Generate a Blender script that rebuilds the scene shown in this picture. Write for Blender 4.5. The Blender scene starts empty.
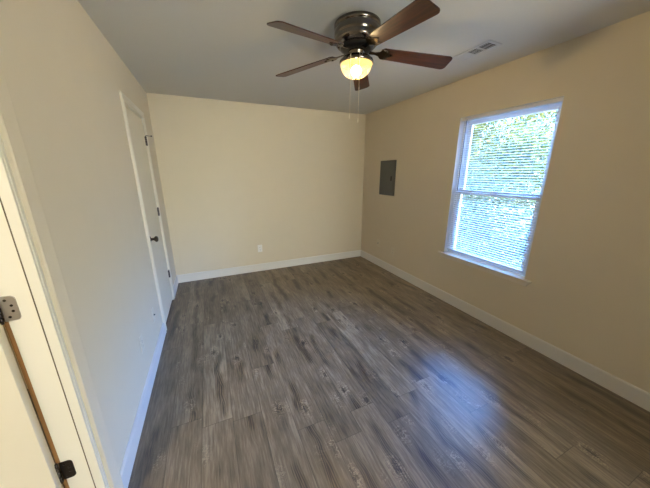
import bpy, math, random
from mathutils import Vector, Matrix

scene = bpy.context.scene
COL = scene.collection
random.seed(7)

# ------------------------------------------------------------------ camera
FPX, PITCH, ROLL, YAW, CAMZ = 259.74, 0.2684, -0.0024, 0.416, 1.5215
cam_data = bpy.data.cameras.new('camera')
cam = bpy.data.objects.new('camera', cam_data)
COL.objects.link(cam)
cam_data.sensor_width = 36.0
cam_data.lens = 36.0 * FPX / 650.0
cam_data.clip_start = 0.02
fwd0 = Vector((math.sin(YAW), math.cos(YAW), 0))
rt0 = Vector((math.cos(YAW), -math.sin(YAW), 0))
up0 = Vector((0, 0, 1))
fwd = fwd0 * math.cos(PITCH) - up0 * math.sin(PITCH)
up = up0 * math.cos(PITCH) + fwd0 * math.sin(PITCH)
rr = rt0 * math.cos(ROLL) + up * math.sin(ROLL)
uu = up * math.cos(ROLL) - rt0 * math.sin(ROLL)
cm = Matrix((rr, uu, -fwd)).transposed().to_4x4()
cm.translation = Vector((0, 0, CAMZ))
cam.matrix_world = cm
scene.camera = cam

# ------------------------------------------------------------------ world, sun, exposure
scene.view_settings.view_transform = 'Standard'
scene.view_settings.look = 'None'
scene.view_settings.gamma = 1.0
scene.view_settings.exposure = 0.07
scene.view_settings.use_curve_mapping = False
scene.cycles.use_denoising = True
scene.cycles.max_bounces = 12
scene.cycles.diffuse_bounces = 8
scene.cycles.transparent_max_bounces = 24
scene.cycles.sample_clamp_indirect = 6.0

SKY_STRENGTH = 35.0
SUN_STRENGTH = 26.0
BULB = 400.0
HALL = 34.0

world = bpy.data.worlds.new('sky')
scene.world = world
world.use_nodes = True
wn = world.node_tree
bg = wn.nodes['Background']
# warm hazy sky on the sun's side (behind the camera), deeper blue on the window's side
tcw = wn.nodes.new('ShaderNodeTexCoord')
spw = wn.nodes.new('ShaderNodeSeparateXYZ')
wn.links.new(tcw.outputs['Generated'], spw.inputs[0])


def sky_ramp(stops):
    r = wn.nodes.new('ShaderNodeValToRGB')
    wn.links.new(spw.outputs[2], r.inputs['Fac'])
    e = r.color_ramp.elements
    e[0].position, e[0].color = stops[0][0], (*stops[0][1], 1)
    e[1].position, e[1].color = stops[-1][0], (*stops[-1][1], 1)
    for p_, c_ in stops[1:-1]:
        k_ = e.new(p_)
        k_.color = (*c_, 1)
    return r.outputs['Color']


warm = sky_ramp([(0.0, (1.0, 0.91, 0.78)), (0.22, (0.88, 0.87, 0.92)), (0.45, (0.50, 0.66, 0.95)), (0.80, (0.22, 0.42, 0.85))])
cool = sky_ramp([(0.0, (0.15, 0.20, 0.26)), (0.25, (0.12, 0.28, 0.60)), (0.42, (0.33, 0.98, 2.9)), (0.60, (0.33, 0.98, 2.9)), (0.80, (0.08, 0.22, 0.60))])
dotw = wn.nodes.new('ShaderNodeVectorMath')
dotw.operation = 'DOT_PRODUCT'
dotw.inputs[1].default_value = (0.70, 0.71, 0.0)
wn.links.new(tcw.outputs['Generated'], dotw.inputs[0])
mrw = wn.nodes.new('ShaderNodeMapRange')
mrw.interpolation_type = 'SMOOTHSTEP'
mrw.inputs['From Min'].default_value = -0.35
mrw.inputs['From Max'].default_value = 0.35
wn.links.new(dotw.outputs['Value'], mrw.inputs['Value'])
mxw = wn.nodes.new('ShaderNodeMix')
mxw.data_type = 'RGBA'
wn.links.new(mrw.outputs[0], mxw.inputs['Factor'])
wn.links.new(warm, mxw.inputs['A'])
wn.links.new(cool, mxw.inputs['B'])
wn.links.new(mxw.outputs['Result'], bg.inputs[0])
bg.inputs[1].default_value = SKY_STRENGTH

sd = bpy.data.lights.new('sun', 'SUN')
sd.energy = SUN_STRENGTH
sd.color = (1.0, 0.93, 0.78)
sd.angle = math.radians(0.6)
sun = bpy.data.objects.new('sun', sd)
COL.objects.link(sun)
sun.rotation_euler = Vector((-0.35, -0.35, 1.0)).to_track_quat('Z', 'Y').to_euler()

# room measures
A, B, D, N, H = -0.543, 2.507, 4.006, -3.20, 2.44
PX0, PX1, PZ1 = 0.90, 2.25, 2.10        # glazed opening added behind the camera to let in more daylight

# sky light is sampled through the real window and the added patio door openings
for loc, rot, sx, sy in (((B + 0.16, 1.70, 1.336), (0, math.radians(90), 0), 1.46, 0.89),
                         (((PX0 + PX1) / 2, N - 0.16, PZ1 / 2), (math.radians(-90), 0, 0), PX1 - PX0, PZ1)):
    pl = bpy.data.lights.new('window_portal', 'AREA')
    pl.shape = 'RECTANGLE'
    pl.size, pl.size_y = sx, sy
    pl.cycles.is_portal = True
    po = bpy.data.objects.new('window_portal', pl)
    COL.objects.link(po)
    po.location = loc
    po.rotation_euler = rot

# fill light added in the unseen hall to brighten jamb and door
hl = bpy.data.lights.new('hall_fill', 'AREA')
hl.shape = 'DISK'
hl.size = 0.35
hl.energy = HALL
hl.color = (1.0, 0.91, 0.74)
ho = bpy.data.objects.new('hall_fill', hl)
COL.objects.link(ho)
ho.location = (-1.25, -0.05, 2.40)


# ------------------------------------------------------------------ materials
def new_mat(name):
    m = bpy.data.materials.new(name)
    m.use_nodes = True
    nt = m.node_tree
    return m, nt, nt.nodes['Principled BSDF']


def plain(name, col, rough=0.5, metal=0.0, bump=0.0, bscale=200.0, spec=0.5, mottled=0.0):
    m, nt, p = new_mat(name)
    p.inputs['Base Color'].default_value = (*col, 1)
    p.inputs['Roughness'].default_value = rough
    p.inputs['Metallic'].default_value = metal
    p.inputs['Specular IOR Level'].default_value = spec
    tc = nt.nodes.new('ShaderNodeTexCoord')
    nz = nt.nodes.new('ShaderNodeTexNoise')
    nz.inputs['Scale'].default_value = bscale
    nz.inputs['Detail'].default_value = 2.0
    nt.links.new(tc.outputs['Object'], nz.inputs['Vector'])
    if bump:
        bp = nt.nodes.new('ShaderNodeBump')
        bp.inputs['Strength'].default_value = bump
        bp.inputs['Distance'].default_value = 0.002
        nt.links.new(nz.outputs['Fac'], bp.inputs['Height'])
        nt.links.new(bp.outputs['Normal'], p.inputs['Normal'])
    if mottled:
        n2 = nt.nodes.new('ShaderNodeTexNoise')
        n2.inputs['Scale'].default_value = 6.0
        nt.links.new(tc.outputs['Object'], n2.inputs['Vector'])
        mx = nt.nodes.new('ShaderNodeMix')
        mx.data_type = 'RGBA'
        mx.inputs['A'].default_value = (*[c * (1 - mottled) for c in col], 1)
        mx.inputs['B'].default_value = (*[min(1, c * (1 + mottled)) for c in col], 1)
        nt.links.new(n2.outputs['Fac'], mx.inputs['Factor'])
        nt.links.new(mx.outputs['Result'], p.inputs['Base Color'])
    return m


M = {}
M['wall'] = plain('wall_paint', (0.71, 0.63, 0.48), 0.75, bump=0.25, bscale=160, spec=0.25, mottled=0.015)
M['ceiling'] = plain('ceiling_paint', (0.70, 0.69, 0.64), 0.85, bump=0.35, bscale=120, spec=0.2)
M['sill'] = plain('sill_paint', (0.77, 0.71, 0.60), 0.16)
M['trim'] = plain('trim_paint', (0.80, 0.75, 0.62), 0.38, bump=0.05, bscale=60)
M['base'] = plain('baseboard_paint', (0.76, 0.735, 0.68), 0.38, bump=0.05, bscale=60)
M['door'] = plain('door_paint', (0.78, 0.71, 0.55), 0.42, bump=0.12, bscale=90, mottled=0.012)
M['vinyl'] = plain('window_vinyl', (0.80, 0.82, 0.84), 0.35)
M['slat'] = plain('blind_slat_white', (0.82, 0.83, 0.84), 0.4)
M['plastic'] = plain('white_plastic', (0.82, 0.80, 0.75), 0.35)
M['painted_plate'] = plain('painted_plate', (0.72, 0.65, 0.50), 0.55)
M['dark_strip'] = plain('brown_strip', (0.13, 0.10, 0.06), 0.8)
M['hole'] = plain('dark_slot', (0.02, 0.018, 0.015), 0.7)
M['bronze'] = plain('dark_bronze_metal', (0.05, 0.042, 0.035), 0.28, metal=0.85)
M['nickel'] = plain('satin_nickel', (0.62, 0.57, 0.51), 0.38, metal=0.85)
M['fanmetal'] = plain('brushed_pewter', (0.19, 0.165, 0.145), 0.17, metal=1.0)
M['fandark'] = plain('black_motor', (0.02, 0.018, 0.016), 0.35, metal=0.5)
M['panel'] = plain('panel_grey', (0.115, 0.12, 0.105), 0.45, mottled=0.04)
M['vent'] = plain('vent_enamel', (0.62, 0.62, 0.60), 0.4)
M['cord'] = plain('white_cord', (0.75, 0.75, 0.72), 0.6)
M['chain'] = plain('bead_chain', (0.85, 0.78, 0.6), 0.35, metal=0.3)
M['bark'] = plain('bark', (0.12, 0.08, 0.055), 0.9, bump=0.5, bscale=30)
M['grass'] = plain('dry_ground', (0.46, 0.40, 0.28), 0.9, mottled=0.3)
M['roof'] = plain('roof_board', (0.25, 0.22, 0.2), 0.8)


def wood_strip():
    m, nt, p = new_mat('bare_pine')
    tc = nt.nodes.new('ShaderNodeTexCoord')
    mp = nt.nodes.new('ShaderNodeMapping')
    mp.inputs['Scale'].default_value = (60, 60, 2.0)
    nz = nt.nodes.new('ShaderNodeTexNoise')
    nz.inputs['Scale'].default_value = 1.5
    nz.inputs['Detail'].default_value = 4
    cr = nt.nodes.new('ShaderNodeValToRGB')
    cr.color_ramp.elements[0].color = (0.20, 0.09, 0.02, 1)
    cr.color_ramp.elements[1].color = (0.38, 0.19, 0.055, 1)
    cr.color_ramp.elements[0].position = 0.3
    cr.color_ramp.elements[1].position = 0.7
    nt.links.new(tc.outputs['Object'], mp.inputs['Vector'])
    nt.links.new(mp.outputs['Vector'], nz.inputs['Vector'])
    nt.links.new(nz.outputs['Fac'], cr.inputs['Fac'])
    nt.links.new(cr.outputs['Color'], p.inputs['Base Color'])
    p.inputs['Roughness'].default_value = 0.7
    return m


M['pine'] = wood_strip()


def blade_wood():
    m, nt, p = new_mat('walnut_blade')
    tc = nt.nodes.new('ShaderNodeTexCoord')
    mp = nt.nodes.new('ShaderNodeMapping')
    mp.inputs['Scale'].default_value = (2.0, 30, 30)
    nz = nt.nodes.new('ShaderNodeTexNoise')
    nz.inputs['Scale'].default_value = 1.6
    nz.inputs['Detail'].default_value = 5
    nz.inputs['Distortion'].default_value = 0.8
    cr = nt.nodes.new('ShaderNodeValToRGB')
    cr.color_ramp.elements[0].color = (0.016, 0.005, 0.003, 1)
    cr.color_ramp.elements[1].color = (0.085, 0.024, 0.010, 1)
    cr.color_ramp.elements[0].position = 0.3
    cr.color_ramp.elements[1].position = 0.72
    nt.links.new(tc.outputs['Object'], mp.inputs['Vector'])
    nt.links.new(mp.outputs['Vector'], nz.inputs['Vector'])
    nt.links.new(nz.outputs['Fac'], cr.inputs['Fac'])
    nt.links.new(cr.outputs['Color'], p.inputs['Base Color'])
    p.inputs['Roughness'].default_value = 0.36
    p.inputs['Coat Weight'].default_value = 0.25
    p.inputs['Coat Roughness'].default_value = 0.25
    return m


M['blade'] = blade_wood()


def glass():
    m = bpy.data.materials.new('window_glass')
    m.use_nodes = True
    nt = m.node_tree
    nt.nodes.clear()
    out = nt.nodes.new('ShaderNodeOutputMaterial')
    tr = nt.nodes.new('ShaderNodeBsdfTransparent')
    tr.inputs[0].default_value = (0.93, 0.97, 0.96, 1)
    gl = nt.nodes.new('ShaderNodeBsdfGlossy')
    gl.inputs['Roughness'].default_value = 0.02
    fr = nt.nodes.new('ShaderNodeFresnel')
    fr.inputs[0].default_value = 1.35
    mx = nt.nodes.new('ShaderNodeMixShader')
    nt.links.new(fr.outputs[0], mx.inputs[0])
    nt.links.new(tr.outputs[0], mx.inputs[1])
    nt.links.new(gl.outputs[0], mx.inputs[2])
    nt.links.new(mx.outputs[0], out.inputs[0])
    return m


M['glass'] = glass()


def bowl_glass():
    # frosted glass: lets the bulb's light through and glows warm with it
    m = bpy.data.materials.new('frosted_bowl_glass')
    m.use_nodes = True
    nt = m.node_tree
    nt.nodes.clear()
    out = nt.nodes.new('ShaderNodeOutputMaterial')
    tr = nt.nodes.new('ShaderNodeBsdfTransparent')
    tr.inputs[0].default_value = (1, 0.93, 0.80, 1)
    em = nt.nodes.new('ShaderNodeEmission')
    em.inputs[0].default_value = (1.0, 0.62, 0.17, 1)
    em.inputs[1].default_value = 0.45
    tl = nt.nodes.new('ShaderNodeBsdfTranslucent')
    tl.inputs[0].default_value = (1.0, 0.74, 0.36, 1)
    mx = nt.nodes.new('ShaderNodeMixShader')
    mx.inputs[0].default_value = 0.04
    nt.links.new(tr.outputs[0], mx.inputs[1])
    nt.links.new(tl.outputs[0], mx.inputs[2])
    ad = nt.nodes.new('ShaderNodeAddShader')
    nt.links.new(mx.outputs[0], ad.inputs[0])
    nt.links.new(em.outputs[0], ad.inputs[1])
    nt.links.new(ad.outputs[0], out.inputs[0])
    return m


M['bowl'] = bowl_glass()


def bulb_mat():
    m = bpy.data.materials.new('lit_bulb')
    m.use_nodes = True
    nt = m.node_tree
    nt.nodes.clear()
    out = nt.nodes.new('ShaderNodeOutputMaterial')
    em = nt.nodes.new('ShaderNodeEmission')
    em.inputs[0].default_value = (1.0, 0.80, 0.50, 1)
    em.inputs[1].default_value = BULB
    nt.links.new(em.outputs[0], out.inputs[0])
    return m


M['bulb'] = bulb_mat()


def leaf_mat(name, c0, c1):
    m, nt, p = new_mat(name)
    g = nt.nodes.new('ShaderNodeNewGeometry')
    cr = nt.nodes.new('ShaderNodeValToRGB')
    cr.color_ramp.elements[0].color = (*c0, 1)
    cr.color_ramp.elements[1].color = (*c1, 1)
    nt.links.new(g.outputs['Random Per Island'], cr.inputs['Fac'])
    nt.links.new(cr.outputs['Color'], p.inputs['Base Color'])
    p.inputs['Roughness'].default_value = 0.5
    tl = nt.nodes.new('ShaderNodeBsdfTranslucent')
    nt.links.new(cr.outputs['Color'], tl.inputs['Color'])
    mx = nt.nodes.new('ShaderNodeMixShader')
    mx.inputs[0].default_value = 0.4
    out = nt.nodes['Material Output']
    nt.links.new(p.outputs[0], mx.inputs[1])
    nt.links.new(tl.outputs[0], mx.inputs[2])
    nt.links.new(mx.outputs[0], out.inputs[0])
    return m


M['leaf'] = leaf_mat('tree_leaf', (0.008, 0.030, 0.012), (0.17, 0.17, 0.02))
M['leaf2'] = leaf_mat('shrub_leaf', (0.005, 0.022, 0.016), (0.09, 0.12, 0.05))


def floor_mat():
    """Grey-brown vinyl planks running along Y, each with its own grain and tone."""
    m, nt, p = new_mat('grey_oak_plank')
    L = nt.links.new

    def node(t, **kw):
        n = nt.nodes.new(t)
        for k, v in kw.items():
            setattr(n, k, v)
        return n

    def math_(op, a, b=None, c=None):
        n = node('ShaderNodeMath', operation=op)
        for i, v in enumerate((a, b, c)):
            if v is None:
                continue
            if isinstance(v, (int, float)):
                n.inputs[i].default_value = v
            else:
                L(v, n.inputs[i])
        return n.outputs[0]

    W, LEN = 0.178, 1.22
    geo = node('ShaderNodeNewGeometry')
    sep = node('ShaderNodeSeparateXYZ')
    L(geo.outputs['Position'], sep.inputs[0])
    X, Y = sep.outputs[0], sep.outputs[1]
    u = math_('DIVIDE', math_('SUBTRACT', X, 1.232 - 20 * W), W)
    row = math_('FLOOR', u)
    fu = math_('FRACT', u)
    wn1 = node('ShaderNodeTexWhiteNoise', noise_dimensions='1D')
    L(row, wn1.inputs['W'])
    v = math_('ADD', math_('DIVIDE', Y, LEN), math_('MULTIPLY', wn1.outputs['Value'], 7.31))
    coln = math_('FLOOR', v)
    fv = math_('FRACT', v)
    pid = math_('ADD', math_('MULTIPLY', row, 13.37), math_('MULTIPLY', coln, 5.71))
    wn2 = node('ShaderNodeTexWhiteNoise', noise_dimensions='1D')
    L(pid, wn2.inputs['W'])
    rnd = wn2.outputs['Value']
    wn3 = node('ShaderNodeTexWhiteNoise', noise_dimensions='1D')
    L(math_('ADD', pid, 91.7), wn3.inputs['W'])
    rnd2 = wn3.outputs['Value']

    # long cathedral figure: distance from a wandering heart line, banded
    lx = math_('MULTIPLY', math_('SUBTRACT', fu, 0.5), W)
    cv = node('ShaderNodeCombineXYZ')
    L(math_('MULTIPLY', rnd, 40.0), cv.inputs[0])
    L(math_('ADD', math_('MULTIPLY', Y, 2.0), math_('MULTIPLY', rnd2, 30)), cv.inputs[1])
    wander = node('ShaderNodeTexNoise')
    wander.inputs['Scale'].default_value = 1.0
    wander.inputs['Detail'].default_value = 2.0
    L(cv.outputs[0], wander.inputs['Vector'])
    heart = math_('MULTIPLY', math_('SUBTRACT', wander.outputs['Fac'], 0.5), 0.16)
    dist = math_('ABSOLUTE', math_('SUBTRACT', math_('ADD', lx, math_('MULTIPLY', math_('SUBTRACT', rnd2, 0.5), 0.08)), heart))
    # fine fibre
    cf = node('ShaderNodeCombineXYZ')
    L(math_('ADD', math_('MULTIPLY', X, 95.0), math_('MULTIPLY', rnd, 77)), cf.inputs[0])
    L(math_('MULTIPLY', Y, 7.0), cf.inputs[1])
    L(math_('MULTIPLY', rnd2, 50), cf.inputs[2])
    fib = node('ShaderNodeTexNoise')
    fib.inputs['Scale'].default_value = 1.0
    fib.inputs['Detail'].default_value = 5.0
    fib.inputs['Roughness'].default_value = 0.65
    L(cf.outputs[0], fib.inputs['Vector'])
    # broad tone patches stretched along the plank
    cb = node('ShaderNodeCombineXYZ')
    L(math_('ADD', math_('MULTIPLY', X, 9.0), math_('MULTIPLY', rnd, 33)), cb.inputs[0])
    L(math_('MULTIPLY', Y, 2.2), cb.inputs[1])
    L(math_('MULTIPLY', rnd2, 20), cb.inputs[2])
    brd = node('ShaderNodeTexNoise')
    brd.inputs['Scale'].default_value = 1.0
    brd.inputs['Detail'].default_value = 3.0
    L(cb.outputs[0], brd.inputs['Vector'])
    # cathedral bands: sin of (dist*freq + y) with noise wobble, only near heart
    ph = math_('ADD', math_('MULTIPLY', dist, 520.0),
               math_('ADD', math_('MULTIPLY', Y, 22.0), math_('MULTIPLY', brd.outputs['Fac'], 22.0)))
    band = math_('MULTIPLY_ADD', math_('SINE', ph), 0.5, 0.5)
    near = node('ShaderNodeMapRange', interpolation_type='SMOOTHSTEP')
    L(dist, near.inputs['Value'])
    near.inputs['From Min'].default_value = 0.004
    near.inputs['From Max'].default_value = 0.042
    near.inputs['To Min'].default_value = 1.0
    near.inputs['To Max'].default_value = 0.0
    cl = node('ShaderNodeCombineXYZ')
    L(math_('MULTIPLY', pid, 3.3), cl.inputs[0])
    L(math_('MULTIPLY', Y, 1.9), cl.inputs[1])
    lng = node('ShaderNodeTexNoise')
    lng.inputs['Scale'].default_value = 1.0
    lng.inputs['Detail'].default_value = 2.0
    L(cl.outputs[0], lng.inputs['Vector'])
    lm = node('ShaderNodeMapRange', interpolation_type='SMOOTHSTEP')
    L(lng.outputs['Fac'], lm.inputs['Value'])
    lm.inputs['From Min'].default_value = 0.44
    lm.inputs['From Max'].default_value = 0.60
    nearv = math_('MULTIPLY', near.outputs[0], lm.outputs[0])
    # knots
    ck = node('ShaderNodeCombineXYZ')
    L(math_('ADD', math_('MULTIPLY', X, 7.0), math_('MULTIPLY', rnd, 19)), ck.inputs[0])
    L(math_('ADD', math_('MULTIPLY', Y, 3.6), math_('MULTIPLY', rnd2, 23)), ck.inputs[1])
    vor = node('ShaderNodeTexVoronoi')
    vor.inputs['Scale'].default_value = 1.0
    L(ck.outputs[0], vor.inputs['Vector'])
    knot = node('ShaderNodeMapRange', interpolation_type='SMOOTHSTEP')
    L(math_('ADD', vor.outputs['Distance'], math_('MULTIPLY', math_('SUBTRACT', fib.outputs['Fac'], 0.5), 0.25)), knot.inputs['Value'])
    knot.inputs['From Min'].default_value = 0.03
    knot.inputs['From Max'].default_value = 0.20
    knot.inputs['To Min'].default_value = 1.0
    knot.inputs['To Max'].default_value = 0.0

    # combine into a 0..1 tone
    t = math_('MULTIPLY_ADD', math_('SUBTRACT', rnd, 0.5), 0.17, 0.60)
    t = math_('ADD', t, math_('MULTIPLY', math_('SUBTRACT', fib.outputs['Fac'], 0.5), 0.85))
    t = math_('ADD', t, math_('MULTIPLY', math_('SUBTRACT', brd.outputs['Fac'], 0.5), 0.50))
    t = math_('SUBTRACT', t, math_('MULTIPLY', nearv, math_('MULTIPLY_ADD', band, 0.30, 0.12)))
    t = math_('SUBTRACT', t, math_('MULTIPLY', knot.outputs[0], 0.36))
    # pale scratchy marks running across the grain beside the knots
    cs = node('ShaderNodeCombineXYZ')
    L(math_('MULTIPLY', X, 22.0), cs.inputs[0])
    L(math_('MULTIPLY', Y, 30.0), cs.inputs[1])
    scr = node('ShaderNodeTexNoise')
    scr.inputs['Scale'].default_value = 1.0
    scr.inputs['Detail'].default_value = 3.0
    scr.inputs['Distortion'].default_value = 1.5
    L(cs.outputs[0], scr.inputs['Vector'])
    ridge = math_('SUBTRACT', 1.0, math_('MULTIPLY', math_('ABSOLUTE', math_('SUBTRACT', scr.outputs['Fac'], 0.5)), 30.0))
    ridge = math_('MAXIMUM', ridge, 0.0)
    km = node('ShaderNodeMapRange', interpolation_type='SMOOTHSTEP')
    L(vor.outputs['Distance'], km.inputs['Value'])
    km.inputs['From Min'].default_value = 0.12
    km.inputs['From Max'].default_value = 0.42
    km.inputs['To Min'].default_value = 1.0
    km.inputs['To Max'].default_value = 0.0
    t = math_('ADD', t, math_('MULTIPLY', ridge, math_('MULTIPLY', km.outputs[0], 0.5)))
    cr = node('ShaderNodeValToRGB')
    e = cr.color_ramp.elements
    e[0].position, e[0].color = 0.14, (0.030, 0.020, 0.015, 1)
    e[1].position, e[1].color = 0.95, (0.41, 0.325, 0.215, 1)
    k = e.new(0.38); k.color = (0.094, 0.066, 0.040, 1)
    k = e.new(0.62); k.color = (0.195, 0.148, 0.094, 1)
    L(t, cr.inputs['Fac'])
    # seams
    du = math_('MULTIPLY', math_('MINIMUM', fu, math_('SUBTRACT', 1.0, fu)), W)
    dv = math_('MULTIPLY', math_('MINIMUM', fv, math_('SUBTRACT', 1.0, fv)), LEN)
    ds = math_('MINIMUM', du, dv)
    sm = node('ShaderNodeMapRange')
    L(ds, sm.inputs['Value'])
    sm.inputs['From Min'].default_value = 0.0006
    sm.inputs['From Max'].default_value = 0.0022
    sm.inputs['To Min'].default_value = 0.45
    sm.inputs['To Max'].default_value = 1.0
    mul = node('ShaderNodeMix', data_type='RGBA', blend_type='MULTIPLY')
    mul.inputs['Factor'].default_value = 1.0
    L(cr.outputs['Color'], mul.inputs['A'])
    cc = node('ShaderNodeCombineXYZ')
    for i in range(3):
        L(sm.outputs[0], cc.inputs[i])
    L(cc.outputs[0], mul.inputs['B'])
    L(mul.outputs['Result'], p.inputs['Base Color'])
    p.inputs['Roughness'].default_value = 0.42
    rg = math_('MULTIPLY_ADD', fib.outputs['Fac'], 0.14, 0.26)
    L(rg, p.inputs['Roughness'])
    p.inputs['Specular IOR Level'].default_value = 0.85
    bp = node('ShaderNodeBump')
    bp.inputs['Strength'].default_value = 0.25
    bp.inputs['Distance'].default_value = 0.0012
    L(math_('ADD', math_('MULTIPLY', t, 1.0), sm.outputs[0]), bp.inputs['Height'])
    L(bp.outputs['Normal'], p.inputs['Normal'])
    return m


M['floor'] = floor_mat()


# ------------------------------------------------------------------ mesh helpers
def world_of(o):
    if o.parent:
        return world_of(o.parent) @ o.matrix_parent_inverse @ o.matrix_basis
    return o.matrix_basis.copy()


class MB:
    def __init__(self):
        self.v, self.f, self.s = [], [], []

    def add(self, vs, fs, smooth=False):
        o = len(self.v)
        self.v += [tuple(p) for p in vs]
        for f in fs:
            self.f.append(tuple(i + o for i in f))
            self.s.append(smooth)
        return self

    def box(self, x0, x1, y0, y1, z0, z1):
        vs = [(x, y, z) for x in (x0, x1) for y in (y0, y1) for z in (z0, z1)]
        fs = [(0, 1, 3, 2), (4, 6, 7, 5), (0, 4, 5, 1), (2, 3, 7, 6), (0, 2, 6, 4), (1, 5, 7, 3)]
        return self.add(vs, fs)

    def xbox(self, cx, cy, cz, sx, sy, sz, mat):
        vs = [mat @ Vector((cx + sx * i, cy + sy * j, cz + sz * k)) for i in (-.5, .5) for j in (-.5, .5) for k in (-.5, .5)]
        fs = [(0, 1, 3, 2), (4, 6, 7, 5), (0, 4, 5, 1), (2, 3, 7, 6), (0, 2, 6, 4), (1, 5, 7, 3)]
        return self.add(vs, fs)

    def lathe(self, prof, n=40, mat=None, smooth=True, close=True):
        """prof: list of (r, z) from one end to the other, around local Z."""
        mat = mat or Matrix()
        vs, fs = [], []
        for r, z in prof:
            for i in range(n):
                a = 2 * math.pi * i / n
                vs.append(mat @ Vector((r * math.cos(a), r * math.sin(a), z)))
        for j in range(len(prof) - 1):
            for i in range(n):
                k = (i + 1) % n
                fs.append((j * n + i, j * n + k, (j + 1) * n + k, (j + 1) * n + i))
        if close:
            fs.append(tuple(range(n - 1, -1, -1)))
            fs.append(tuple((len(prof) - 1) * n + i for i in range(n)))
        return self.add(vs, fs, smooth)

    def prism(self, poly, z0, z1, mat=None, smooth=False):
        mat = mat or Matrix()
        n = len(poly)
        vs = [mat @ Vector((x, y, z)) for z in (z0, z1) for x, y in poly]
        fs = [tuple(range(n - 1, -1, -1)), tuple(range(n, 2 * n))]
        fs += [(i, (i + 1) % n, n + (i + 1) % n, n + i) for i in range(n)]
        return self.add(vs, fs, smooth)

    def tube(self, pts, r, n=10):
        pts = [Vector(p) for p in pts]
        rs = r if isinstance(r, (list, tuple)) else [r] * len(pts)
        vs, fs = [], []
        for j, p in enumerate(pts):
            d = (pts[min(j + 1, len(pts) - 1)] - pts[max(j - 1, 0)]).normalized()
            ref = Vector((0, 0, 1)) if abs(d.z) < .9 else Vector((1, 0, 0))
            a = d.cross(ref).normalized()
            b = d.cross(a).normalized()
            for i in range(n):
                t = 2 * math.pi * i / n
                vs.append(p + (a * math.cos(t) + b * math.sin(t)) * rs[j])
        for j in range(len(pts) - 1):
            for i in range(n):
                k = (i + 1) % n
                fs.append((j * n + i, j * n + k, (j + 1) * n + k, (j + 1) * n + i))
        fs.append(tuple(range(n - 1, -1, -1)))
        fs.append(tuple((len(pts) - 1) * n + i for i in range(n)))
        return self.add(vs, fs, True)

    def build(self, name, mat, parent=None, bevel=0.0, seg=2, origin=None):
        me = bpy.data.meshes.new(name)
        o = Vector(origin) if origin is not None else None
        vs = self.v if o is None else [tuple(Vector(p) - o) for p in self.v]
        me.from_pydata(vs, [], self.f)
        me.polygons.foreach_set('use_smooth', self.s)
        me.materials.append(mat)
        import bmesh
        bm = bmesh.new()
        bm.from_mesh(me)
        bmesh.ops.recalc_face_normals(bm, faces=bm.faces)
        bm.to_mesh(me)
        bm.free()
        me.update()
        ob = bpy.data.objects.new(name, me)
        COL.objects.link(ob)
        if o is not None:
            ob.location = o
        if parent:
            ob.parent = parent
            ob.matrix_parent_inverse = world_of(parent).inverted()
        if bevel:
            b = ob.modifiers.new('bevel', 'BEVEL')
            b.width = bevel
            b.segments = seg
            b.limit_method = 'ANGLE'
            b.angle_limit = math.radians(50)
        return ob


def tag(o, label=None, cat=None, group=None, kind=None):
    if label: o['label'] = label
    if cat: o['category'] = cat
    if group: o['group'] = group
    if kind: o['kind'] = kind
    return o


def empty(name, loc, label, cat, group=None, kind=None):
    o = bpy.data.objects.new(name, None)
    o.empty_display_size = 0.1
    COL.objects.link(o)
    o.location = loc
    return tag(o, label, cat, group, kind)


def struct(name, mb, mat, label=None, cat=None, bevel=0.0):
    o = mb.build(name, mat, bevel=bevel)
    return tag(o, label, cat, kind='structure')


# ------------------------------------------------------------------ room shell
WT = 0.114                      # wall thickness
HX = A - WT                     # hall face of the left wall (-0.657)
# near doorway opening (rough) and far closet door opening (rough)
d1a, d1b, d1t = 0.352, 1.148, 2.058
d2a, d2b, d2t = 2.722, 3.462, 2.082
wy0, wy1, wz0, wz1 = 1.2527, 2.1475, 0.601, 2.0715
BX = B + 0.15                   # outside face of right wall

struct('floor', MB().box(-2.6, BX, N - .15, D + .15, -0.10, 0.0), M['floor'],
       'grey-brown wood plank floor of the empty room', 'floor')
struct('ceiling', MB().box(-2.6, BX, N - .15, D + .15, H, H + 0.12), M['ceiling'],
       'plain pale grey painted ceiling', 'ceiling')
struct('roof', MB().box(-3.2, BX + 0.35, N - .7, D + .7, H + 0.14, H + 0.24), M['roof'],
       'roof board above the ceiling', 'roof')
ml = MB()
ml.box(HX, A, N, d1a, 0, H).box(HX, A, d1a, d1b, d1t, H).box(HX, A, d1b, d2a, 0, H)
ml.box(HX, A, d2a, d2b, d2t, H).box(HX, A, d2b, D, 0, H)
struct('wall_left', ml, M['wall'], 'beige left wall with the two door openings', 'wall')
struct('wall_back', MB().box(-2.6, BX, D, D + .15, 0, H), M['wall'],
       'beige back wall facing the camera', 'wall')
mr = MB()
mr.box(B, BX, N, wy0, 0, H).box(B, BX, wy1, D, 0, H)
mr.box(B, BX, wy0, wy1, 0, wz0 - 0.02).box(B, BX, wy0, wy1, wz1, H)
struct('wall_right', mr, M['wall'], 'beige right wall around the window', 'wall')
struct('added_shade_wall', MB().box(1.85, B, -1.70, -0.30, 0, H), M['wall'], 'beige wall block added beside the camera to shade the right wall', 'wall')  # unseen block added to keep daylight off the right wall
struct('wall_front', MB().box(-2.6, PX0, N - .15, N, 0, H).box(PX1, BX, N - .15, N, 0, H).box(PX0, PX1, N - .15, N, PZ1, H), M['wall'],
       'beige wall behind the camera', 'wall')
struct('wall_hall', MB().box(-2.6, -2.45, N, D, 0, H).box(-2.45, HX, 2.30, 2.40, 0, H), M['wall'],
       'beige far wall of the hall outside the doorway', 'wall')


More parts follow.
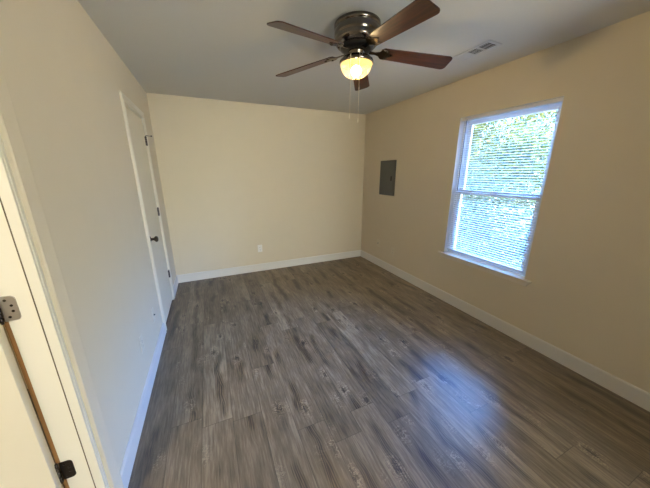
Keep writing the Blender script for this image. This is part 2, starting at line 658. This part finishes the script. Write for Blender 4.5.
def base_profile(path_pts, normal, name, label):
    """baseboard: straight run from p0 to p1 with an eased top, thickness into the room."""
    (x0, y0), (x1, y1) = path_pts
    nx, ny = normal
    T, HB = 0.013, 0.120
    prof = [(0, 0.001), (T, 0.001), (T, HB - .010), (T * .8, HB - .004), (T * .45, HB), (0, HB)]
    vs = []
    for (px, py) in ((x0, y0), (x1, y1)):
        for t, z in prof:
            vs.append((px + nx * t, py + ny * t, z))
    n = len(prof)
    fs = [tuple(range(n)), tuple(range(2 * n - 1, n - 1, -1))]
    fs += [(i, (i + 1) % n, n + (i + 1) % n, n + i) for i in range(n)]
    return struct(name, MB().add(vs, fs), M['base'], label, 'baseboard')


base_profile(((A, 1.222), (A, 2.684)), (1, 0), 'baseboard_left',
             'white baseboard on left wall between the two doors')
base_profile(((A, 3.520), (A, D)), (1, 0), 'baseboard_left_corner',
             'short white baseboard between closet door and back corner')
base_profile(((A, N), (A, 0.278)), (1, 0), 'baseboard_left_near', 'white baseboard on left wall beside the camera')
base_profile(((A, D), (B, D)), (0, -1), 'baseboard_back', 'white baseboard along the back wall')
base_profile(((B, -0.30), (B, D)), (-1, 0), 'baseboard_right', 'white baseboard along the right wall below the window')
base_profile(((A, N), (PX0 - .06, N)), (0, 1), 'baseboard_front', 'white baseboard behind the camera')


def casing(name, xf, sgn, y0, y1, zt, W, label, parent=None, z0=0.001, mat=None):
    """door casing swept up, over and down with mitred corners. xf = wall face, sgn = outward normal."""
    prof = [(0, 0), (0, .012), (.003, .015), (.010, .014), (.016, .0095), (W * .62, .0135), (W - .008, .0165), (W - .002, .0150), (W, .011), (W, 0)]
    vs, n = [], len(prof)
    for k in range(4):
        for w, t in prof:
            y = y0 - w if k < 2 else y1 + w
            z = z0 if k in (0, 3) else zt + w
            vs.append((xf + sgn * t, y, z))
    fs = []
    for k in range(3):
        for i in range(n):
            j = (i + 1) % n
            fs.append((k * n + i, k * n + j, (k + 1) * n + j, (k + 1) * n + i))
    fs.append(tuple(range(n)))
    fs.append(tuple(range(4 * n - 1, 3 * n - 1, -1)))
    o = MB().add(vs, fs).build(name, mat or M['trim'], parent)
    return tag(o, label, 'door trim' if not parent else None, kind=None if parent else 'structure')


# ------------------------------------------------------------------ near doorway (left edge of the picture)
casing('trim_1', A, 1, 0.357, 1.143, 2.050, 0.076, 'beige moulded door casing at the left edge of the photo', mat=M['wall'])
casing('trim_hall', HX, -1, 0.345, 1.158, 2.060, 0.060, 'cream casing on the hall side of the near doorway')
jm = MB().box(HX, A, 1.130, d1b, 0.001, d1t).box(HX, A, d1a, 0.370, 0.001, d1t).box(HX, A, 0.370, 1.130, 2.040, d1t)
j1 = struct('door_frame', jm, M['trim'], 'cream door jamb of the open near doorway', 'door frame', bevel=0.001)
st = MB().box(-0.578, A - .002, 1.119, 1.130, 0.001, 2.040).box(-0.578, A - .002, 0.370, 0.381, 0.001, 2.040)
st.box(-0.578, A - .002, 0.381, 1.119, 2.029, 2.040)
st.build('stop_strip', M['trim'], j1, bevel=0.0015)
MB().box(-0.5765, -0.5735, 1.1178, 1.1192, 0.001, 2.028).build('dark_strip', M['dark_strip'], j1)  # thin dark brown strip along the stop edge
pw = MB().box(-0.6695, HX, 1.131, 1.157, 0.001, d1t)
tag(pw.build('bare_edge', M['pine'], j1), 'bare unpainted pine edge')

# open door in the hall, at right angles to the wall
door = empty('door_1', (-0.676, 1.108, 0.0), 'cream flush door standing open into the hall at left edge', 'door', kind='structure')
MB().box(-1.436, -0.6695, 1.0905, 1.1255, 0.012, 2.035).build('slab', M['door'], door, bevel=0.002)
kp = Matrix.Translation((-1.376, 1.0905, 0.94)) @ Matrix.Rotation(math.radians(90), 4, 'X')
MB().lathe([(.032, 0), (.032, .006), (.012, .012), (.011, .034), (.024, .044), (.029, .056), (.022, .066), (.006, .069)], 28, kp).build('knob', M['bronze'], door)


def hinge(name, label, zc, group, mat_leaf, mat_pin, jamb=True):
    """butt hinge: leaf on the jamb, leaf on the door edge, knuckles and pin."""
    e = empty(name, (-0.667, 1.124, zc - .045), label, 'hinge', group)
    hh = 0.0445

    def leaf_poly(w, h, r, flip):
        pts = [(0, -h), (w - r, -h)]
        for k in range(1, 7):
            a = -math.pi / 2 + k * math.pi / 12
            pts.append((w - r + r * math.cos(a), -h + r + r * math.sin(a)))
        for k in range(0, 7):
            a = k * math.pi / 12
            pts.append((w - r + r * math.cos(a), h - r + r * math.sin(a)))
        pts.append((0, h))
        return pts
    # jamb leaf lies in plane y = 1.130, local x -> +X, local y -> Z
    mt = Matrix.Translation((-0.662, 1.1300, zc)) @ Matrix(((1, 0, 0, 0), (0, 0, -1, 0), (0, 1, 0, 0), (0, 0, 0, 1)))
    lf = MB().prism(leaf_poly(.040, hh, .014, 0), 0.0, 0.0022, mt).build('jamb_leaf', mat_leaf, e, bevel=.0005)
    for sx, sz in ((.014, .030), (.026, .010), (.026, -.010), (.014, -.030)):
        ms = mt @ Matrix.Translation((sx, sz, .0022))
        MB().lathe([(.0042, 0), (.0042, .0005), (.0030, .0011), (.0008, .0011)], 14, ms).build('screw', mat_pin, lf)
    # door leaf in plane x = -0.676
    mt2 = Matrix.Translation((-0.6705, 1.124, zc)) @ Matrix(((0, 0, 1, 0), (-1, 0, 0, 0), (0, 1, 0, 0), (0, 0, 0, 1)))
    MB().prism(leaf_poly(.030, hh, .012, 0), -0.0015, 0.0008, mt2).build('door_leaf', mat_leaf, e, bevel=.0004)
    kn = MB()
    for i in range(5):
        z0 = zc - hh + i * (2 * hh / 5) + .0006
        kn.lathe([(.0052, z0), (.0062, z0 + .0008), (.0062, z0 + 2 * hh / 5 - .0020), (.0052, z0 + 2 * hh / 5 - .0012)], 16,
                 Matrix.Translation((-0.667, 1.1225, 0)))
    kn.build('knuckle', mat_pin, e)
    MB().lathe([(.002, zc - hh - .006), (.005, zc - hh - .004), (.003, zc - hh - .001), (.003, zc + hh + .001), (.0055, zc + hh + .003), (.003, zc + hh + .007)],
               14, Matrix.Translation((-0.667, 1.1225, 0))).build('pin', mat_pin, e)
    return e


hinge('door_hinge', 'satin grey door hinge on the near jamb, upper one at the left edge', 1.090, 'hinges of the open door', M['nickel'], M['bronze'])
hinge('door_hinge', 'door hinge on the near jamb, underlit look coloured near-black, lower one by the bottom edge', 0.365, 'hinges of the open door', M['bronze'], M['bronze'])  # near-black leaf colour imitates the dim reflection on this hinge

# ------------------------------------------------------------------ far closet door
casing('trim_2', A, 1, 2.738, 3.446, 2.072, 0.058, 'cream casing around the closed door near the corner')
j2 = struct('door_frame', MB().box(HX, A, d2a, 2.738, 0.001, d2t).box(HX, A, 3.446, d2b, 0.001, d2t).box(HX, A, 2.738, 3.446, 2.068, d2t),
            M['trim'], 'cream jamb of the closed far door', 'door frame')
MB().box(A - .055, A - .040, 2.738, 2.750, 0.001, 2.068).box(A - .055, A - .040, 3.434, 3.446, 0.001, 2.068).build('stop_strip', M['trim'], j2)
door2 = empty('door_2', (A - .02, 3.1, 0.0), 'closed cream flush door on the left wall near the back corner', 'door', kind='structure')
MB().box(A - .038, A - .003, 2.7425, 3.4415, 0.024, 2.062).build('slab', M['door'], door2, bevel=0.002)
kp = Matrix.Translation((A - .003, 2.798, 0.925)) @ Matrix.Rotation(math.radians(90), 4, 'Y')
kb = MB().lathe([(.0325, 0), (.0325, .004), (.028, .009), (.013, .013), (.0115, .032), (.018, .040), (.0275, .048), (.0285, .058), (.022, .067), (.008, .071)], 30, kp)
tag(kb.build('door_knob', M['bronze'], door2), 'dark bronze round knob')
for zc in (1.845, 1.098, 0.345):
    hg = MB()
    for i in range(5):
        z0 = zc - .045 + i * .018 + .0006
        hg.lathe([(.0055, z0), (.0068, z0 + .0008), (.0068, z0 + .0160), (.0055, z0 + .0168)], 14, Matrix.Translation((A + .0065, 3.4445, 0)))
    hg.lathe([(.003, zc + .045), (.0055, zc + .048), (.003, zc + .053)], 14, Matrix.Translation((A + .0065, 3.4445, 0)))
    hg.box(A - .003, A + .0015, 3.429, 3.4445, zc - .044, zc + .044)
    hg.build('hinge', M['bronze'], door2)
sp = MB()
sp.tube([(A + .007, 3.445, 1.900), (A + .026, 3.462, 1.900), (A + .050, 3.470, 1.898)], .0028)
sp.lathe([(.0055, 0), (.0075, .004), (.0075, .010), (.005, .012)], 14, Matrix.Translation((A + .048, 3.469, 1.898)) @ Matrix.Rotation(math.radians(70), 4, 'Y'))
sp.tube([(A + .007, 3.445, 1.900), (A + .018, 3.425, 1.900)], .0028)
sp.build('hinge_stop', M['bronze'], door2)

# ------------------------------------------------------------------ window
def make_window(name, label, wy0, wy1):
    win = empty(name, (B, (wy0 + wy1) / 2, wz0), label, 'window', kind='structure')
    fr = MB()
    fx0, fx1 = B + .056, B + .150
    FW = .032
    fr.box(fx0, fx1, wy0, wy0 + FW, wz0, wz1).box(fx0, fx1, wy1 - FW, wy1, wz0, wz1)
    fr.box(fx0, fx1, wy0 + FW, wy1 - FW, wz0, wz0 + .014).box(fx0, fx1, wy0 + FW, wy1 - FW, wz1 - FW, wz1)
    fr.build('window_frame', M['vinyl'], win, bevel=.002)


    def sash(name, x0, x1, z0, z1, sw, rb, rt):
        ya, yb = wy0 + FW, wy1 - FW
        s = MB().box(x0, x1, ya, ya + sw, z0, z1).box(x0, x1, yb - sw, yb, z0, z1)
        s.box(x0, x1, ya + sw, yb - sw, z0, z0 + rb).box(x0, x1, ya + sw, yb - sw, z1 - rt, z1)
        o = s.build(name, M['vinyl'], win, bevel=.002)
        xm = (x0 + x1) / 2
        MB().box(xm - .002, xm + .002, ya + sw, yb - sw, z0 + rb, z1 - rt).build('pane', M['glass'], o)
        return o


    low = sash('lower_sash', B + .060, B + .088, wz0 + .014, 1.335, .040, .028, .040)
    sash('upper_sash', B + .094, B + .122, 1.290, wz1 - FW, .040, .042, .038)
    MB().box(B + .048, B + .060, (wy0 + wy1) / 2 - .04, (wy0 + wy1) / 2 + .04, 1.322, 1.340).build('sash_lock', M['vinyl'], low, bevel=.002)
    # painted reveal boards inside the opening
    rv = MB().box(B, fx0, wy0, wy0 + .004, wz0, wz1).box(B, fx0, wy1 - .004, wy1, wz0, wz1).box(B, fx0, wy0 + .004, wy1 - .004, wz1 - .004, wz1)
    rv.build('reveal', M['vinyl'], win)
    sl = MB().prism([(B - .040, wy0 - .060), (B, wy0 - .060), (B, wy0 + .0005), (fx0, wy0 + .0005), (fx0, wy1 - .0005),
                     (B, wy1 - .0005), (B, wy1 + .055), (B - .040, wy1 + .055)], wz0 - .020, wz0)
    sl.build('window_sill', M['sill'], win, bevel=.004)
    ap = MB()
    ya, yb = wy0 - .048, wy1 + .043
    ap.add([(B, ya, .581), (B - .013, ya, .581), (B - .013, ya + .022, .537), (B, ya + .022, .537),
            (B, yb, .581), (B - .013, yb, .581), (B - .013, yb - .022, .537), (B, yb - .022, .537)],
           [(0, 1, 2, 3), (7, 6, 5, 4), (0, 4, 5, 1), (1, 5, 6, 2), (2, 6, 7, 3), (3, 7, 4, 0)])
    ap.build('apron', M['sill'], win, bevel=.003)


make_window('window_1', 'white vinyl double-hung window in the right wall behind the blind', wy0, wy1)
pdo = empty('added_patio_door', ((PX0 + PX1) / 2, N, 0), 'white glass patio door added unseen behind the camera to let in daylight', 'door', kind='structure')  # unseen glazed door added as a daylight source for the room
pf = MB().box(PX0, PX0 + .05, N - .14, N, 0.001, PZ1).box(PX1 - .05, PX1, N - .14, N, 0.001, PZ1)
pf.box(PX0 + .05, PX1 - .05, N - .14, N, PZ1 - .05, PZ1).box(PX0 + .05, PX1 - .05, N - .14, N, 0.001, .035)
pf.build('door_frame', M['vinyl'], pdo, bevel=.002)
for xa, xb, yy in ((PX0 + .05, (PX0 + PX1) / 2 + .03, N - .05), ((PX0 + PX1) / 2 - .03, PX1 - .05, N - .10)):
    lf = MB().box(xa, xa + .06, yy - .02, yy + .02, .036, PZ1 - .05).box(xb - .06, xb, yy - .02, yy + .02, .036, PZ1 - .05)
    lf.box(xa + .06, xb - .06, yy - .02, yy + .02, .036, .12).box(xa + .06, xb - .06, yy - .02, yy + .02, PZ1 - .12, PZ1 - .05)
    lo = lf.build('door_leaf', M['vinyl'], pdo, bevel=.002)
    MB().box(xa + .06, xb - .06, yy - .003, yy + .003, .12, PZ1 - .12).build('pane', M['glass'], lo)

# ------------------------------------------------------------------ mini blind
bl = empty('mini_blind', (B + .03, 1.70, .646), 'white one-inch mini blind lowered inside the window', 'window blind')
by0, by1 = wy0 + .012, wy1 - .010
bx = B + .030


def skew(z):
    return 0.014 * (2.03 - z) / 1.38


MB().box(bx - .014, bx + .014, by0, by1, 2.040, 2.066).build('headrail', M['slat'], bl, bevel=.002)
sm = MB()
nsl = 60
for i in range(nsl):
    z = 0.672 + i * (2.028 - 0.672) / (nsl - 1)
    dy = skew(z)
    y0, y1 = by0 + .010 + dy, by1 - .018 + dy
    tilt = math.radians(13)
    top, bot = [], []
    pr = []
    for k in range(6):
        s = -0.0125 + 0.025 * k / 5
        c = 0.0022 * (1 - (s / .0125) ** 2)
        px = s * math.cos(tilt) - c * math.sin(tilt)
        pz = s * math.sin(tilt) + c * math.cos(tilt)
        pr.append((px, pz))
    vs = []
    for y in (y0, y1):
        vs += [(bx + px, y, z + pz + .0004) for px, pz in pr] + [(bx + px, y, z + pz - .0004) for px, pz in reversed(pr)]
    n = 12
    fs = [tuple(range(n)), tuple(range(2 * n - 1, n - 1, -1))] + [(j, (j + 1) % n, n + (j + 1) % n, n + j) for j in range(n)]
    sm.add(vs, fs)
sm.build('slats', M['slat'], bl)
dy = skew(.65)
MB().box(bx - .012, bx + .012, by0 + .010 + dy, by1 - .018 + dy, .643, .657).build('bottom_rail', M['slat'], bl, bevel=.003)
for yy in (wy0 + .14, 1.70, wy1 - .14):
    MB().tube([(bx - .0135, yy, 2.042), (bx - .0135, yy + skew(.65), .650)], .0007, 6) \
        .tube([(bx + .0135, yy, 2.042), (bx + .0135, yy + skew(.65), .650)], .0007, 6).build('ladder_cord', M['cord'], bl)
wd = MB().tube([(bx - .022, 2.070, 2.045), (bx - .024, 2.072, 2.02), (bx - .026, 2.075, 1.33)], [.002, .0035, .0035], 8)
tag(wd.build('tilt_wand', plain('smoky_wand', (0.25, 0.26, 0.27), 0.2), bl), 'clear grey tilt wand')

# ------------------------------------------------------------------ outlets and plates


def frame_on(px, py, pz, normal):
    n = Vector(normal)
    x = Vector((0, 0, 1)).cross(n)
    return Matrix(((x.x, 0, n.x, px), (x.y, 0, n.y, py), (x.z, 1, n.z, pz), (0, 0, 0, 1)))


def outlet(loc, normal, label, mat, group, slots=True):
    e = empty('wall_outlet', loc, label, 'outlet', group)
    mt = frame_on(*loc, normal)
    w, h = .035, .0575
    MB().prism([(-w, -h), (w, -h), (w, h), (-w, h)], 0, .005, mt).build('cover_plate', mat, e, bevel=.002)
    for s in (1, -1):
        pts = []
        for k in range(20):
            a = 2 * math.pi * k / 20
            pts.append((max(-.0165, min(.0165, .0195 * math.cos(a))), s * .0195 + .0145 * math.sin(a)))
        r = MB().prism(pts, .005, .0068, mt).build('receptacle', mat, e)
        if slots:
            sb = MB()
            for sx in (-.0065, .0065):
                sb.prism([(sx - .001, s * .0195 - .002), (sx + .001, s * .0195 - .002), (sx + .001, s * .0195 + .006), (sx - .001, s * .0195 + .006)], .0066, .0071, mt)
            sb.prism([(.0022 * math.cos(t * .7854), s * .0195 - .0075 + .0022 * math.sin(t * .7854)) for t in range(8)], .0066, .0071, mt)
            sb.build('slot', M['hole'], r)
    MB().lathe([(.0028, .005), (.0028, .0058), (.0015, .0064)], 12, mt).build('screw', mat, e)
    return e


outlet((0.650, D, 0.372), (0, -1, 0), 'white duplex outlet low on the back wall', M['plastic'], 'electrical outlets')
outlet((A, 1.955, 0.368), (1, 0, 0), 'cream duplex outlet on left wall, nearest the camera', M['painted_plate'], 'electrical outlets')
outlet((B, 3.085, 0.345), (-1, 0, 0), 'beige duplex outlet on right wall between panel and window', M['painted_plate'], 'electrical outlets')


def cable_plate(loc, normal, label, mat):
    e = empty('cable_plate', loc, label, 'wall plate')
    mt = frame_on(*loc, normal)
    w, h = .035, .0575
    MB().prism([(-w, -h), (w, -h), (w, h), (-w, h)], 0, .005, mt).build('cover_plate', mat, e, bevel=.002)
    MB().lathe([(.0075, .004), (.0075, .008), (.0048, .008), (.0048, .015), (.0015, .015)], 16, mt).build('jack', M['bronze'], e)
    return e


cable_plate((B, 3.470, 0.385), (-1, 0, 0), 'beige cable plate on right wall beside the back corner', M['painted_plate'])
cable_plate((A, 2.400, 0.355), (1, 0, 0), 'cream cable plate on left wall beside the closed door', M['painted_plate'])

# ------------------------------------------------------------------ electrical panel
pe = empty('electrical_panel', (B, 3.325, 1.1845), 'grey metal breaker panel mounted on the right wall', 'electrical panel')
py0, py1, pz0, pz1 = 3.1395, 3.5105, 1.1845, 1.6936
MB().box(B - .010, B, py0, py1, pz0, pz1).build('cover', M['panel'], pe, bevel=.003)
pd = MB().box(B - .015, B - .010, py0 + .032, py1 - .026, pz0 + .032, pz1 - .030).build('panel_door', M['panel'], pe, bevel=.002)
MB().box(B - .0185, B - .015, 3.206, 3.232, 1.400, 1.466).box(B - .022, B - .0185, 3.213, 3.223, 1.43, 1.45).build('latch', M['hole'], pd, bevel=.001)
for yy in (py0 + .013, py1 - .012):
    for zz in (pz0 + .016, pz1 - .015):
        MB().lathe([(.005, 0), (.005, .001), (.0025, .0025)], 12, Matrix.Translation((B - .010, yy, zz)) @ Matrix.Rotation(math.radians(-90), 4, 'Y')).build('screw', M['panel'], pe)

# ------------------------------------------------------------------ ceiling register
ve = empty('ceiling_vent', (2.04, 1.69, H), 'white rectangular air vent in the ceiling near the window wall', 'air vent')
vx0, vx1, vy0, vy1 = 1.968, 2.112, 1.522, 1.852
vf = MB()
bw = .026
vf.box(vx0, vx1, vy0, vy0 + bw, H - .006, H - .0005).box(vx0, vx1, vy1 - bw, vy1, H - .006, H - .0005)
vf.box(vx0, vx0 + bw, vy0 + bw, vy1 - bw, H - .006, H - .0005).box(vx1 - bw, vx1, vy0 + bw, vy1 - bw, H - .006, H - .0005)
L3 = (vy1 - vy0 - 2 * bw)
for k in (1, 2):
    yc = vy0 + bw + L3 * k / 3
    vf.box(vx0 + bw, vx1 - bw, yc - .006, yc + .006, H - .006, H - .0005)
vf.build('vent_frame', M['vent'], ve, bevel=.0015)
MB().box(vx0 + .01, vx1 - .01, vy0 + .01, vy1 - .01, H - .0012, H - .0004).build('duct_opening', M['hole'], ve)
for k in range(3):
    ya = vy0 + bw + L3 * k / 3 + .006
    yb = vy0 + bw + L3 * (k + 1) / 3 - .006
    lv = MB()
    ang = math.radians(-35 if k == 2 else 68)
    nl = 7 if k == 2 else 5
    for i in range(nl):
        yc = ya + (yb - ya) * (i + .5) / nl
        mt = Matrix.Translation(((vx0 + vx1) / 2, yc, H - .005)) @ Matrix.Rotation(ang, 4, 'X')
        lv.xbox(0, 0, 0, vx1 - vx0 - 2 * bw, .0105 if k == 2 else .0048, .0008, mt)
    lv.build('louver_bank', M['vent'], ve)

# ------------------------------------------------------------------ ceiling fan
FX, FY = 0.992, 1.724
fan = empty('ceiling_fan', (FX, FY, H), 'hugger ceiling fan with five dark walnut blades and a lit bowl lamp', 'ceiling fan')
T0 = Matrix.Translation((FX, FY, 0))
hs = MB().lathe([(.100, 2.4395), (.143, 2.4390), (.148, 2.434), (.148, 2.418), (.142, 2.412), (.140, 2.408), (.146, 2.402),
                 (.147, 2.372), (.143, 2.366), (.143, 2.360), (.145, 2.356), (.139, 2.328), (.124, 2.314), (.104, 2.310)], 56, T0)
hs.build('motor_housing', M['fanmetal'], fan)
mo = MB().lathe([(.112, 2.313), (.106, 2.297), (.085, 2.290), (.050, 2.288)], 48, T0)
mo.build('motor_plate', M['fandark'], fan)
nk = MB().lathe([(.052, 2.291), (.055, 2.284), (.050, 2.274), (.046, 2.266), (.047, 2.260), (.056, 2.254), (.090, 2.247)], 44, T0)
nk.build('switch_housing', M['fanmetal'], fan)
ft = MB().lathe([(.050, 2.256), (.070, 2.253), (.096, 2.244), (.108, 2.234), (.112, 2.224), (.1115, 2.214), (.107, 2.211), (.104, 2.215), (.101, 2.230), (.060, 2.240)], 56, T0)
ft.build('light_fitter', M['fanmetal'], fan)
bp = [(.102, 2.216)]
for k in range(1, 16):
    a = k * math.pi / 2 / 16
    bp.append((.102 * math.cos(a) ** .85, 2.214 - .082 * math.sin(a)))
bp.append((.002, 2.132))
bw_ = MB().lathe(bp, 56, T0, close=False)
bwo = bw_.build('glass_bowl', M['bowl'], fan)
tag(bwo, 'frosted glass bowl glowing warm yellow')
bb = [(.001, 2.142)] + [(.031 * math.sin(k * math.pi / 10), 2.173 - .031 * math.cos(k * math.pi / 10)) for k in range(1, 9)] + [(.012, 2.203)]
MB().lathe(bb, 28, T0).build('bulb', M['bulb'], fan)
MB().lathe([(.004, 2.136), (.007, 2.134), (.007, 2.130), (.003, 2.124)], 14, T0).build('finial', M['fanmetal'], fan)


def blade_mesh(parent_loc):
    """blade lying along local X, rounded tip corners; root at x=0.19."""
    pts = []
    r0, r1, w0, w1, cr_ = .160, .648, .050, .066, .030
    pts += [(r0, -w0 * .72), (r0 + .02, -w0)]
    for k in range(0, 7):
        a = -math.pi / 2 + k * math.pi / 12
        pts.append((r1 - cr_ + cr_ * math.cos(a), -w1 + cr_ + cr_ * math.sin(a)))
    for k in range(0, 7):
        a = k * math.pi / 12
        pts.append((r1 - cr_ * 1.0 + cr_ * math.cos(a), w1 - cr_ + cr_ * math.sin(a)))
    pts += [(r0 + .02, w0), (r0, w0 * .72)]
    return pts


DROOP, TWIST, ZB = math.radians(4.6), math.radians(-13), 2.292
for k in range(5):
    az = 0.957 + k * 2 * math.pi / 5
    R = Matrix.Translation((FX, FY, ZB)) @ Matrix.Rotation(az, 4, 'Z') @ Matrix.Rotation(DROOP, 4, 'Y') @ Matrix.Rotation(TWIST, 4, 'X')
    bo = MB().prism(blade_mesh(0), 0.0, 0.006).build('blade', M['blade'], None, bevel=.0015)
    bo.matrix_basis = R
    bo.parent = fan
    bo.matrix_parent_inverse = fan.matrix_basis.inverted()
    # blade iron: pronged arm under the blade root
    ir = MB()
    ir.prism([(.085, -.014), (.125, -.011), (.150, -.020), (.172, -.044), (.200, -.046), (.214, -.036), (.205, -.024),
              (.222, -.012), (.240, -.008), (.246, 0), (.240, .008), (.222, .012), (.205, .024), (.214, .036), (.200, .046), (.172, .044),
              (.150, .020), (.125, .011), (.085, .014)], -.0045, -.0005)
    for sx, sy in ((.196, -.034), (.196, .034), (.232, 0)):
        ir.lathe([(.006, -.0075), (.0075, -.0055), (.0075, -.004)], 12, Matrix.Translation((sx, sy, 0)))
    io = ir.build('blade_iron', M['fanmetal'], None, bevel=.001)
    io.matrix_basis = R
    io.parent = fan
    io.matrix_parent_inverse = fan.matrix_basis.inverted()


def chain(x, y, z0, z1, bead):
    c = MB()
    c.tube([(x, y, z0), (x, y, z1)], .0012, 6)
    n = int((z0 - z1) / .006)
    for i in range(n):
        z = z0 - i * .006
        c.lathe([(.0006, z - .002), (.0022, z), (.0006, z + .002)], 6, Matrix.Translation((x, y, 0)))
    o = c.build('pull_chain', M['chain'], fan)
    MB().lathe([(.0008, z1 + .002), (.004, z1 - .004), (.0048, z1 - .018), (.003, z1 - .026), (.001, z1 - .027)], 14, Matrix.Translation((x, y, 0))).build('pull_tassel', M['chain'], o)


dn = Vector((FX, FY, 0)).normalized()
pe_ = Vector((dn.y, -dn.x, 0))
c1 = Vector((FX, FY, 0)) - dn * .135 - pe_ * .035
c2 = Vector((FX, FY, 0)) - dn * .135 + pe_ * .020
chain(c1.x, c1.y, 2.225, 1.885, 1)
chain(c2.x, c2.y, 2.225, 1.862, 1)

# ------------------------------------------------------------------ outside the window
struct('ground', MB().box(BX, 22, -10, 22, -0.42, -0.30), M['grass'], 'pale sunlit dry ground outside the window', 'ground')


def foliage(center, radii, n, size, seed, zmin=-0.3):
    rnd = random.Random(seed)
    vs, fs = [], []
    c = Vector(center)
    clumps = []
    for i in range(max(10, n // 180)):
        while True:
            p = Vector((rnd.uniform(-1, 1), rnd.uniform(-1, 1), rnd.uniform(-1, 1)))
            if p.length < 1: break
        clumps.append(Vector((p.x * radii[0], p.y * radii[1], p.z * radii[2])))
    for i in range(n):
        q = clumps[rnd.randrange(len(clumps))]
        o = Vector((rnd.gauss(0, .22), rnd.gauss(0, .22), rnd.gauss(0, .18)))
        p = c + q + o
        if p.z < zmin or p.x < BX + .35: continue
        s = size * rnd.uniform(.6, 1.3)
        a = Vector((rnd.gauss(0, 1), rnd.gauss(0, 1), rnd.gauss(0, 1))).normalized()
        b = a.cross(Vector((rnd.gauss(0, 1), rnd.gauss(0, 1), rnd.gauss(0, 1)))).normalized()
        k = len(vs)
        vs += [tuple(p - a * s), tuple(p - b * s * .45), tuple(p + a * s), tuple(p + b * s * .45)]
        fs.append((k, k + 1, k + 2, k + 3))
    return MB().add(vs, fs)


def tree(name, loc, label, cat, crown_c, radii, n, size, leaf, trunk_h, seed):
    e = empty(name, loc, label, cat)
    x, y, z = loc
    rnd = random.Random(seed)
    tm = MB().tube([(x, y, z - .05), (x + .03, y, z + trunk_h * .5), (x - .03, y + .05, z + trunk_h)], [.13, .10, .07], 10)
    for i in range(7):
        a = i * 2 * math.pi / 7 + rnd.random()
        s = Vector((x, y, z + trunk_h * rnd.uniform(.6, 1)))
        t = Vector(crown_c) + Vector((radii[0] * .7 * math.cos(a), radii[1] * .7 * math.sin(a), rnd.uniform(-.3, .5) * radii[2]))
        tm.tube([s, (s + t) / 2 + Vector((0, 0, .1)), t], [.045, .03, .012], 7)
    tm.build('trunk', M['bark'], e)
    foliage(crown_c, radii, n, size, seed + 5).build('foliage', leaf, e)
    return e


tree('leafy_tree', (7.6, 5.3, -0.3), 'sunlit leafy tree outside, seen through the upper half of the blind', 'tree',
     (7.6, 5.3, 1.9), (1.5, 3.4, 1.5), 36000, .052, M['leaf'], 2.0, 3)
tree('leafy_shrub', (4.6, 3.3, -0.3), 'bushy green shrub outside, seen through the lower half of the blind', 'shrub',
     (4.6, 3.3, 0.45), (.8, 1.8, .95), 22000, .032, M['leaf2'], .7, 11)
